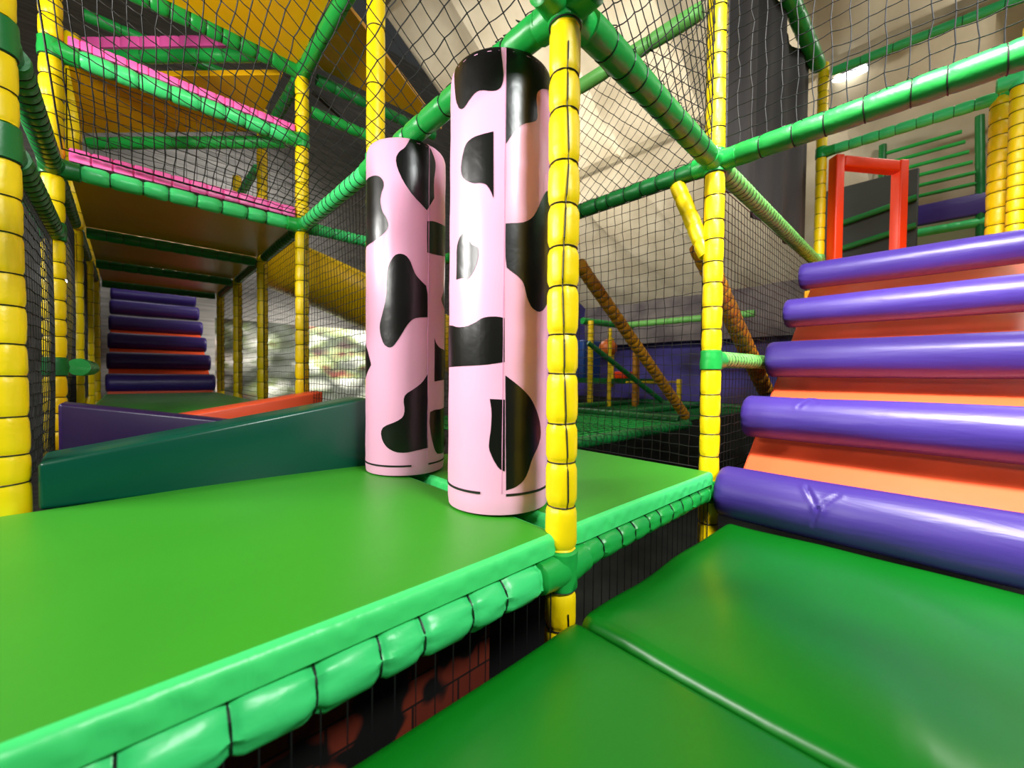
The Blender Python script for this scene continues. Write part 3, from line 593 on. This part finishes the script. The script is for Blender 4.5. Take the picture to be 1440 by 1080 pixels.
# ---------------------------------------------------------------- nets
net((-.0, .05, Z1+.05), (0, 2.28, 0), (-1.2, .0, 1.25), 'large black net canopy sloping up to the left above the raised mat and wedges', 'square', cell=.066, r=.0024, seed=2, bulge=-.03, jit=.006, W=(.04, 0, -1.22), asp=1.0)
net((.05, -.02, Z1+.05), (1.1, .02, 0), (0, 0, 1.2), 'black knotted net above the thick beam from front post to stair post', cell=.06, r=.0021, seed=4, bulge=.04)
net((1.2, .05, Z1+.04), (0, 1.1, 0), (0, 0, .8), 'black net above the laced green beam behind the front post', cell=.058, r=.002, seed=5)
net((1.2, .05, .2), (0, 1.1, 0), (0, 0, 1.47), 'black square net wall behind the right raised mat', 'square', cell=.052, r=.0019, seed=6, two=False, bulge=.03)
net((1.2, 1.25, .2), (0, 1.1, 0), (0, 0, 1.47), 'black square net wall behind the gap between the cow pillars', 'square', cell=.052, r=.0019, seed=7, two=False)
net((1.2, -.05, Z1+.05), (0, -1.15, 0), (0, 0, 1.1), 'black net above the big green beam crossing over the stairs', 'square', cell=.058, r=.0021, seed=8, bulge=.06, jit=.008)
net((1.25, .02, .15), (2.3, 0, 0), (0, 0, 1.5), 'fine black net along the left side of the purple stairs', 'square', cell=.05, r=.0019, seed=9, two=False)
net((-1.15, 2.44, Z1+.13), (1.1, 0, 0), (0, 0, .42), 'black net between the two pink edges above the corridor', 'square', cell=.05, r=.0017, seed=11, two=False)
net((0, 1.26, .25), (0, 1.08, 0), (0, 0, 1.40), 'black square net wall left of the farther cow pillar', 'square', cell=.048, r=.0019, seed=12, two=False)
net((0, 2.46, .42), (0, 1.08, 0), (0, 0, 1.24), 'black square net in the right side of the corridor, nearest bay', 'square', cell=.05, r=.0019, seed=13, two=False)
net((0, 3.66, .42), (0, 1.08, 0), (0, 0, 1.24), 'black square net in the right side of the corridor, middle bay', 'square', cell=.05, r=.002, seed=14, two=False)
net((0, 4.86, .42), (0, 1.08, 0), (0, 0, 1.24), 'black square net in the right side of the corridor, far bay', 'square', cell=.05, r=.002, seed=15, two=False)
net((-1.2, 1.34, .25), (0, 1.0, 0), (0, 0, 1.08), 'black square net beside the left edge post', 'square', cell=.045, r=.0021, seed=16, two=False)
net((-1.2, 2.46, .42), (0, 1.08, 0), (0, 0, 1.24), 'black square net in the left side of the corridor, above the fat green rail', 'square', cell=.05, r=.002, seed=17, two=False)
net((-1.2, 3.66, .42), (0, 1.08, 0), (0, 0, 1.24), 'black square net in the left side of the corridor, deep in the shade', 'square', cell=.05, r=.002, seed=18, two=False)
net((-1.15, -.05, -.52), (1.1, 0, 0), (0, 0, .59), 'black net hanging below the bright green front beam', 'square', cell=.047, r=.0016, seed=19, two=False, bulge=.004, asp=20)
net((.06, -.05, -.52), (1.08, .03, 0), (0, 0, .62), 'black net hanging below the right raised mat', 'square', cell=.05, r=.0017, seed=20, two=False, bulge=.004, asp=20)

# printed brick panel in the dark under the raised deck
BRK, N, L, b = mat_nodes('printed_bricks'); tc = N.new('ShaderNodeTexCoord'); mp = N.new('ShaderNodeMapping'); mp.inputs['Rotation'].default_value = (PI/2, 0, 0); L.new(tc.outputs['Object'], mp.inputs[0])
bk = N.new('ShaderNodeTexBrick'); bk.inputs['Scale'].default_value = 3.2; bk.inputs['Color1'].default_value = lin((122, 44, 22)); bk.inputs['Color2'].default_value = lin((96, 32, 16)); bk.inputs['Mortar'].default_value = lin((34, 14, 8)); bk.inputs['Mortar Size'].default_value = .012; L.new(mp.outputs[0], bk.inputs['Vector'])
nz = N.new('ShaderNodeTexNoise'); nz.inputs['Scale'].default_value = 5; L.new(tc.outputs['Object'], nz.inputs['Vector']); rp = N.new('ShaderNodeValToRGB'); rp.color_ramp.elements[0].position = .44; rp.color_ramp.elements[1].position = .48; L.new(nz.outputs[0], rp.inputs[0])
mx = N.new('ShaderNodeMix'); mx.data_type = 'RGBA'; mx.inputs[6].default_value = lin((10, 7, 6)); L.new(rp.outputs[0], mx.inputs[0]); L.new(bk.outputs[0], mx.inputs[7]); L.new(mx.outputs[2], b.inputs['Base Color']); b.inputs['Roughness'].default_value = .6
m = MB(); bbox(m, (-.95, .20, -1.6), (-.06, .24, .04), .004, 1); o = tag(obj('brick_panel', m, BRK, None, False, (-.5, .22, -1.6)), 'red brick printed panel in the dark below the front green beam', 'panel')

m = MB(); bbox(m, (-1.9, .9, -1.6), (1.12, .93, .06), .004, 1); tag(obj('shade_sheet', m, plain('shade_black', (9, 9, 9), .9)), 'added black sheet standing in for the darkness under the raised deck', 'sheet')  # added in place of plain deep shade below the deck

# ---------------------------------------------------------------- hall beyond the right net
beam((1.2, 1.2, .12), (3.8, 1.2, .12), 'dark green padded beam behind the right raised mat', DGR, .05, .08, fine=False)
beam((3.68, 1.2, .21), (1.66, 1.2, 1.56), 'long ochre padded brace slanting down behind the net, right of the front post', TAN, .055, .07, fine=False, cat='brace', name='padded_brace', gap=.02)
beam((2.5, .1, .56), (1.26, .1, 1.36), 'ochre padded brace slanting behind the stair post', TAN, .055, .07, fine=False, cat='brace', name='padded_brace', gap=.02)
beam((.06, 2.55, Z3+.02), (1.15, 2.55, 2.36), 'black steel brace in front of the grey wall at the top left', BRC, .02, 2, fine=False, cat='brace', name='steel_brace')
beam((1.2, .02, 2.51), (1.2, 1.2, 2.51), 'pale green tube behind the top nets, left of the stair post', PAL, .042, .3, gap=.06)
net((1.35, 1.3, .13), (2.3, 0, 0), (0, 2.2, 0), 'green horizontal climbing net behind the right raised mat', 'square', .10, .007, .0, .01, 30, False, 'climbing_net', GRN)
net((3.9, 1.4, .12), (2.6, 0, 0), (0, 2.6, 0), 'dark green horizontal climbing net farther back, before the violet wall', 'square', .12, .008, .0, .01, 31, False, 'climbing_net', DGR)
for k, (y, x0, x1) in enumerate(((2.2, 3.7, 7.2), (3.4, 3.0, 7.0))):
    beam((x0, y, .16), (x1, y, .16), ('dark green beam under the far climbing nets', 'dark green beam at the back of the far climbing nets')[k], DGR, .05, .12, fine=False)
beam((3.75, 1.25, .16), (3.75, 4.2, .16), 'dark green beam between the near and far climbing nets', DGR, .05, .12, fine=False)
beam((6.6, .6, .16), (6.6, 3.4, .16), 'dark green beam in front of the violet wall', DGR, .05, .12, fine=False)
far = [((4.93, 3.43), 0, 1.62, .05, 'yellow post beyond the net, nearest the front post'), ((5.40, 3.35), 0.05, 1.52, .036, 'thin yellow post in front of the orange ball'),
       ((5.80, 3.07), .1, 1.10, .052, 'ochre post left of the long slanting brace'), ((6.2, 3.25), .1, 1.0, .04, 'thin yellow post just right of the ochre post'),
       ((6.1, 3.75), .55, 1.42, .035, 'thin yellow post right of the orange ball'), ((6.2, 4.35), .5, 1.7, .035, 'thin yellow post left of the orange ball'), ((6.9, 2.75), .1, .62, .05, 'short yellow post at the foot of the violet wall')]
for (x, y), a, z, r, lab in far: post(x, y, a-.1, z, lab, [], r=r, pitch=.14, nth=14, fine=False, col=TAN if 'ochre' in lab else YEL)
beam((5.0, 3.72, 1.66), (6.5, 3.52, 1.66), 'green padded beam above the orange ball', GRN, .06, .2, fine=False)
beam((6.0, 3.54, 1.64), (6.0, 1.2, 1.64), 'pale green rail in front of the grey lining skirt', PAL, .055, .2, gap=.0, fine=False, cat='rail', name='padded_rail')
deck([(5.6, 3.6), (6.9, 3.1), (7.5, 4.5), (6.2, 5.0)], .52, .62, 'green platform below the orange ball', DGR, 'platform', 'play_platform')
t = thing('punch_ball', 'orange ball hanging behind the net, right of the front post', 'ball', (5.75, 3.62, 1.0)); m = MB(); vs = []; fs = []
for i in range(17):
    for j in range(24): a = PI*i/16; q = 2*PI*j/24; rr = .17; vs.append((5.75+rr*math.sin(a)*math.cos(q), 3.62+rr*math.sin(a)*math.sin(q), 1.2+rr*math.cos(a)))
for i in range(16):
    for j in range(24): fs.append((i*24+j, (i+1)*24+j, (i+1)*24+(j+1) % 24, i*24+(j+1) % 24))
m.add(vs, fs); obj('ball', m, vinyl('ball_orange', (214, 110, 40), .4), t); m = MB(); rod(m, (5.75, 3.62, 1.36), (5.75, 3.62, 1.61), .008, 6, caps=True); obj('rope', m, CORD, t)
pad((6.15, 3.5, .622), (6.45, 3.75, .76), 'small red orange block beyond the net, between the far yellow posts', RED, 'foam_block', .02, 'foam block')
pad((5.4, 2.98, .54), (7.4, 3.02, .58), 'thin yellow edge strip of the far platform', YEL, 'edge_strip', .008, 'strip')
pad((6.7, 4.9, .6), (7.4, 5.3, 1.5), 'blue padded block behind the orange ball', BLU, 'foam_block', .04, 'foam block')
beam((4.6, 3.3, 1.25), (6.0, 2.6, .2), 'dark green brace slanting between the far yellow posts', DGR, .045, 2, fine=False, cat='brace', name='padded_brace')

# ---------------------------------------------------------------- upper level behind the stairs
m = MB(); bbox(m, (3.09, -1.9, 1.28), (7.2, .0, 1.37), .006, 1); tag(obj('deck_panel', m, BPN, None, False), 'deck at the top of the purple stairs carrying the red door frame', 'deck')
DRK = hall('dark_drape', (24, 22, 21), (40, 36, 34), 2, .8, bands=(3, 3, .4)); m = MB(); vs = []
for i in range(61):
    for j in range(9): x = 1.3+i*.038; z = Z1+.06+j*(3.4-Z1-.06)/8; vs.append((x, .10+.03*math.sin(x*9)+.012*math.sin(x*23), z))
NV = len(vs); vs += [(x, y+.012, z) for x, y, z in vs]
m.add(vs, [(i*9+j, (i+1)*9+j, (i+1)*9+j+1, i*9+j+1) for i in range(60) for j in range(8)]+[(NV+i*9+j, NV+i*9+j+1, NV+(i+1)*9+j+1, NV+(i+1)*9+j) for i in range(60) for j in range(8)]+
      [(i*9, NV+i*9, NV+(i+1)*9, (i+1)*9) for i in range(60)]+[(i*9+8, (i+1)*9+8, NV+(i+1)*9+8, NV+i*9+8) for i in range(60)]+[(j, j+1, NV+j+1, NV+j) for j in range(8)]+[(540+j, NV+540+j, NV+541+j, 541+j) for j in range(8)])
tag(obj('curtain', m, DRK), 'dark grey curtain above the pale green beam beside the stairs', 'curtain')
beam((1.9, .03, 3.42), (3.6, .03, 3.42), 'green beam along the top of the dark grey curtain', GRN, .06, .2, fine=False)
t = thing('door_frame', 'red orange padded door frame at the top of the purple stairs', 'door frame', (3.8, -.28, 1.372)); A0 = Vector((3.6, -.11, 0)); B0 = Vector((4.0, -.49, 0)); d = (B0-A0).normalized(); s = Vector((-d.y, d.x, 0))*.05
def upright(P, z0, z1, wd):
    P = Vector(P); a = P-d*wd/2-s; b_ = P+d*wd/2-s; c = P+d*wd/2+s; e = P-d*wd/2+s; m = MB(); hexa(m, [(q.x, q.y, z0) for q in (a, b_, c, e)]+[(q.x, q.y, z1) for q in (a, b_, c, e)], .012); return m
obj('jamb', upright(A0, 1.372, 2.60, .075), RED, t); obj('jamb', upright(B0, 1.372, 2.56, .075), RED, t)
m = MB(); a, b_ = A0+d*.04, B0-d*.04; hexa(m, [(*(a-s)[:2], 2.50), (*(b_-s)[:2], 2.46), (*(b_+s)[:2], 2.46), (*(a+s)[:2], 2.50), (*(a-s)[:2], 2.59), (*(b_-s)[:2], 2.55), (*(b_+s)[:2], 2.55), (*(a+s)[:2], 2.59)], .01); obj('lintel', m, RED, t)
beam((3.6, 0, 2.67), (3.6, -1.2, 2.67), 'mint green padded beam above the red door frame', MNT, .043, .1, gap=.08, fine=False)
beam((3.6, .0, 3.36), (3.6, -1.3, 3.3), 'teal green tube high up in front of the pale roof at the top right', MNT, .035, .2, fine=False)
beam((4.8, .1, 3.55), (4.8, -1.6, 3.5), 'dark green tube behind the teal tube at the top right', DGR, .04, .2, fine=False)
post(3.62, -1.035, 1.37, 2.70, 'thick bright yellow post at the top right of the stairs', [], r=.062, pitch=.105, nth=22, fine=True, pin=.08)
post(3.42, -1.10, 1.37, 2.9, 'bright yellow post at the right edge, nearest the top roll of the stairs', [(2.67, [(0, 1, 0)], .06, MNT)], r=.045, pitch=.085, nth=22, pin=.08)
post(4.55, -1.22, 1.37, 3.6, 'thinner yellow post just left of the thick bright yellow post', [], r=.04, pitch=.1, nth=16, fine=False)
t = thing('barrier', 'green tube barrier with purple pad, right of the red door frame', 'barrier', (6.0, -.7, 1.372))
for k in range(6): m, cb, inf = sleeve((6.0, -.2, 2.86+.125*k), (6.0, -1.02+.03*k, 2.86+.125*k), .022, .2, 12, False, .06, k); obj('rail', m, GRN, t)
m, cb, inf = sleeve((6.0, -1.06, 1.40), (6.0, -1.0, 3.6), .04, .2, 14, False, .06, 9); obj('upright', m, DGR, t)
m, cb, inf = sleeve((6.0, -.2, 1.40), (6.0, -.2, 3.6), .04, .2, 14, False, .06, 10); obj('upright', m, DGR, t)
m = MB(); bbox(m, (5.96, -1.10, 2.50), (6.03, -.25, 2.74), .02); obj('pad', m, PUR, t); m, cb, inf = sleeve((6.0, -.2, 2.42), (6.0, -1.12, 2.42), .05, .12, 14, False, .1, 11); obj('lower_rail', m, MNT, t)
m = MB(); bbox(m, (6.9, -2.5, 1.38), (7.0, .6, 2.78), .01, 1); tag(obj('divider_board', m, hall('sage_board', (112, 118, 84), (136, 138, 104), 2)), 'pale sage partition behind the green tube barrier', 'board')
for k in range(3):
    mb, cb, inf = sleeve((5.262, .1, 1.9+.3*k), (5.262, -.55, 2.02+.3*k), .034, .2, 12, False, .06, k+20); o = obj('padded_rail', mb, DGR, None, True, (4.9, -.2, 1.9)); tag(o, 'dark green rail seen through the red door frame, %s' % ('lowest', 'middle', 'highest')[k], 'rail')
m = MB(); bbox(m, (5.3, -.56, 1.38), (5.36, .3, 2.95), .01, 1); tag(obj('divider_board', m, plain('charcoal_board', (52, 56, 52))), 'charcoal partition seen through the red door frame', 'board')

# ---------------------------------------------------------------- yellow slide, lamps
t = thing('slide', 'yellow chute slide descending behind the net, left of the farther cow pillar', 'slide', (1.2, 4.2, 1.5)); m = MB(); vs = []; n = 28; path = []
for k in range(n+1):
    q = k/n; path.append(Vector((.55+2.3*q, 5.15-1.9*q, 2.25-1.15*q-.28*q*q)))
sec = [(math.radians(a), o_) for o_, rng in ((.52, range(170, 371, 10)), (.49, range(370, 169, -10))) for a in rng]
for k, p in enumerate(path):
    dd = (path[min(k+1, n)]-path[max(0, k-1)]).normalized(); sd = Vector((-dd.y, dd.x, 0)).normalized(); up = sd.cross(-dd).normalized(); up = up if up.z > 0 else -up
    for a, rr in sec: vs.append(p+sd*math.cos(a)*rr+up*math.sin(a)*rr)
M_ = len(sec); m.add(vs, [(k*M_+j, k*M_+(j+1) % M_, (k+1)*M_+(j+1) % M_, (k+1)*M_+j) for k in range(n) for j in range(M_)]+[tuple(range(M_)), tuple(range(n*M_+M_-1, n*M_-1, -1))]); obj('chute', m, vinyl('slide_plastic', (240, 190, 20), .3, .02), t)
m = MB()
for sgn in (170, 370):
    pts = []
    for k, p in enumerate(path):
        dd = (path[min(k+1, n)]-path[max(0, k-1)]).normalized(); sd = Vector((-dd.y, dd.x, 0)).normalized(); up = sd.cross(-dd).normalized(); up = up if up.z > 0 else -up; a = math.radians(sgn); pts.append(p+(sd*math.cos(a)+up*math.sin(a))*.505)
    polytube(m, pts, .03, 10)
obj('rim', m, vinyl('slide_rim_plastic', (245, 200, 30), .3, .02), t)
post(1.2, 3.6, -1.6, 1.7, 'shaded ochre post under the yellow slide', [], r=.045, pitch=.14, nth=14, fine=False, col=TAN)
t = thing('strip_lamp', 'bright white strip lamp below the pale roof at the top right', 'lamp', (5.3, .1, 4.3)); m = MB(); bbox(m, (5.26, -.12, 4.27), (5.36, .36, 4.32), .01); obj('housing', m, plain('lamp_housing', (70, 72, 72)), t); m = MB(); bbox(m, (5.24, -.11, 4.215), (5.34, .35, 4.268), .02); obj('tube', m, plain('lamp_glow', (255, 255, 250), .4, 0, 9), t)
m = MB(); vs = []; fs = []
for i in range(9):
    for j in range(16): a = PI*i/8; q = 2*PI*j/16; vs.append((-1.647+.075*math.sin(a)*math.cos(q), 8.5+.075*math.sin(a)*math.sin(q), 2.09+.095*math.cos(a)))
for i in range(8):
    for j in range(16): fs.append((i*16+j, (i+1)*16+j, (i+1)*16+(j+1) % 16, i*16+(j+1) % 16))
m.add(vs, fs); tag(obj('globe_lamp', m, plain('globe_glow', (255, 255, 250), .4, 0, 6), None, True, (-1.647, 8.5, 2.09)), 'small white glowing lamp behind the left posts of the corridor', 'lamp')
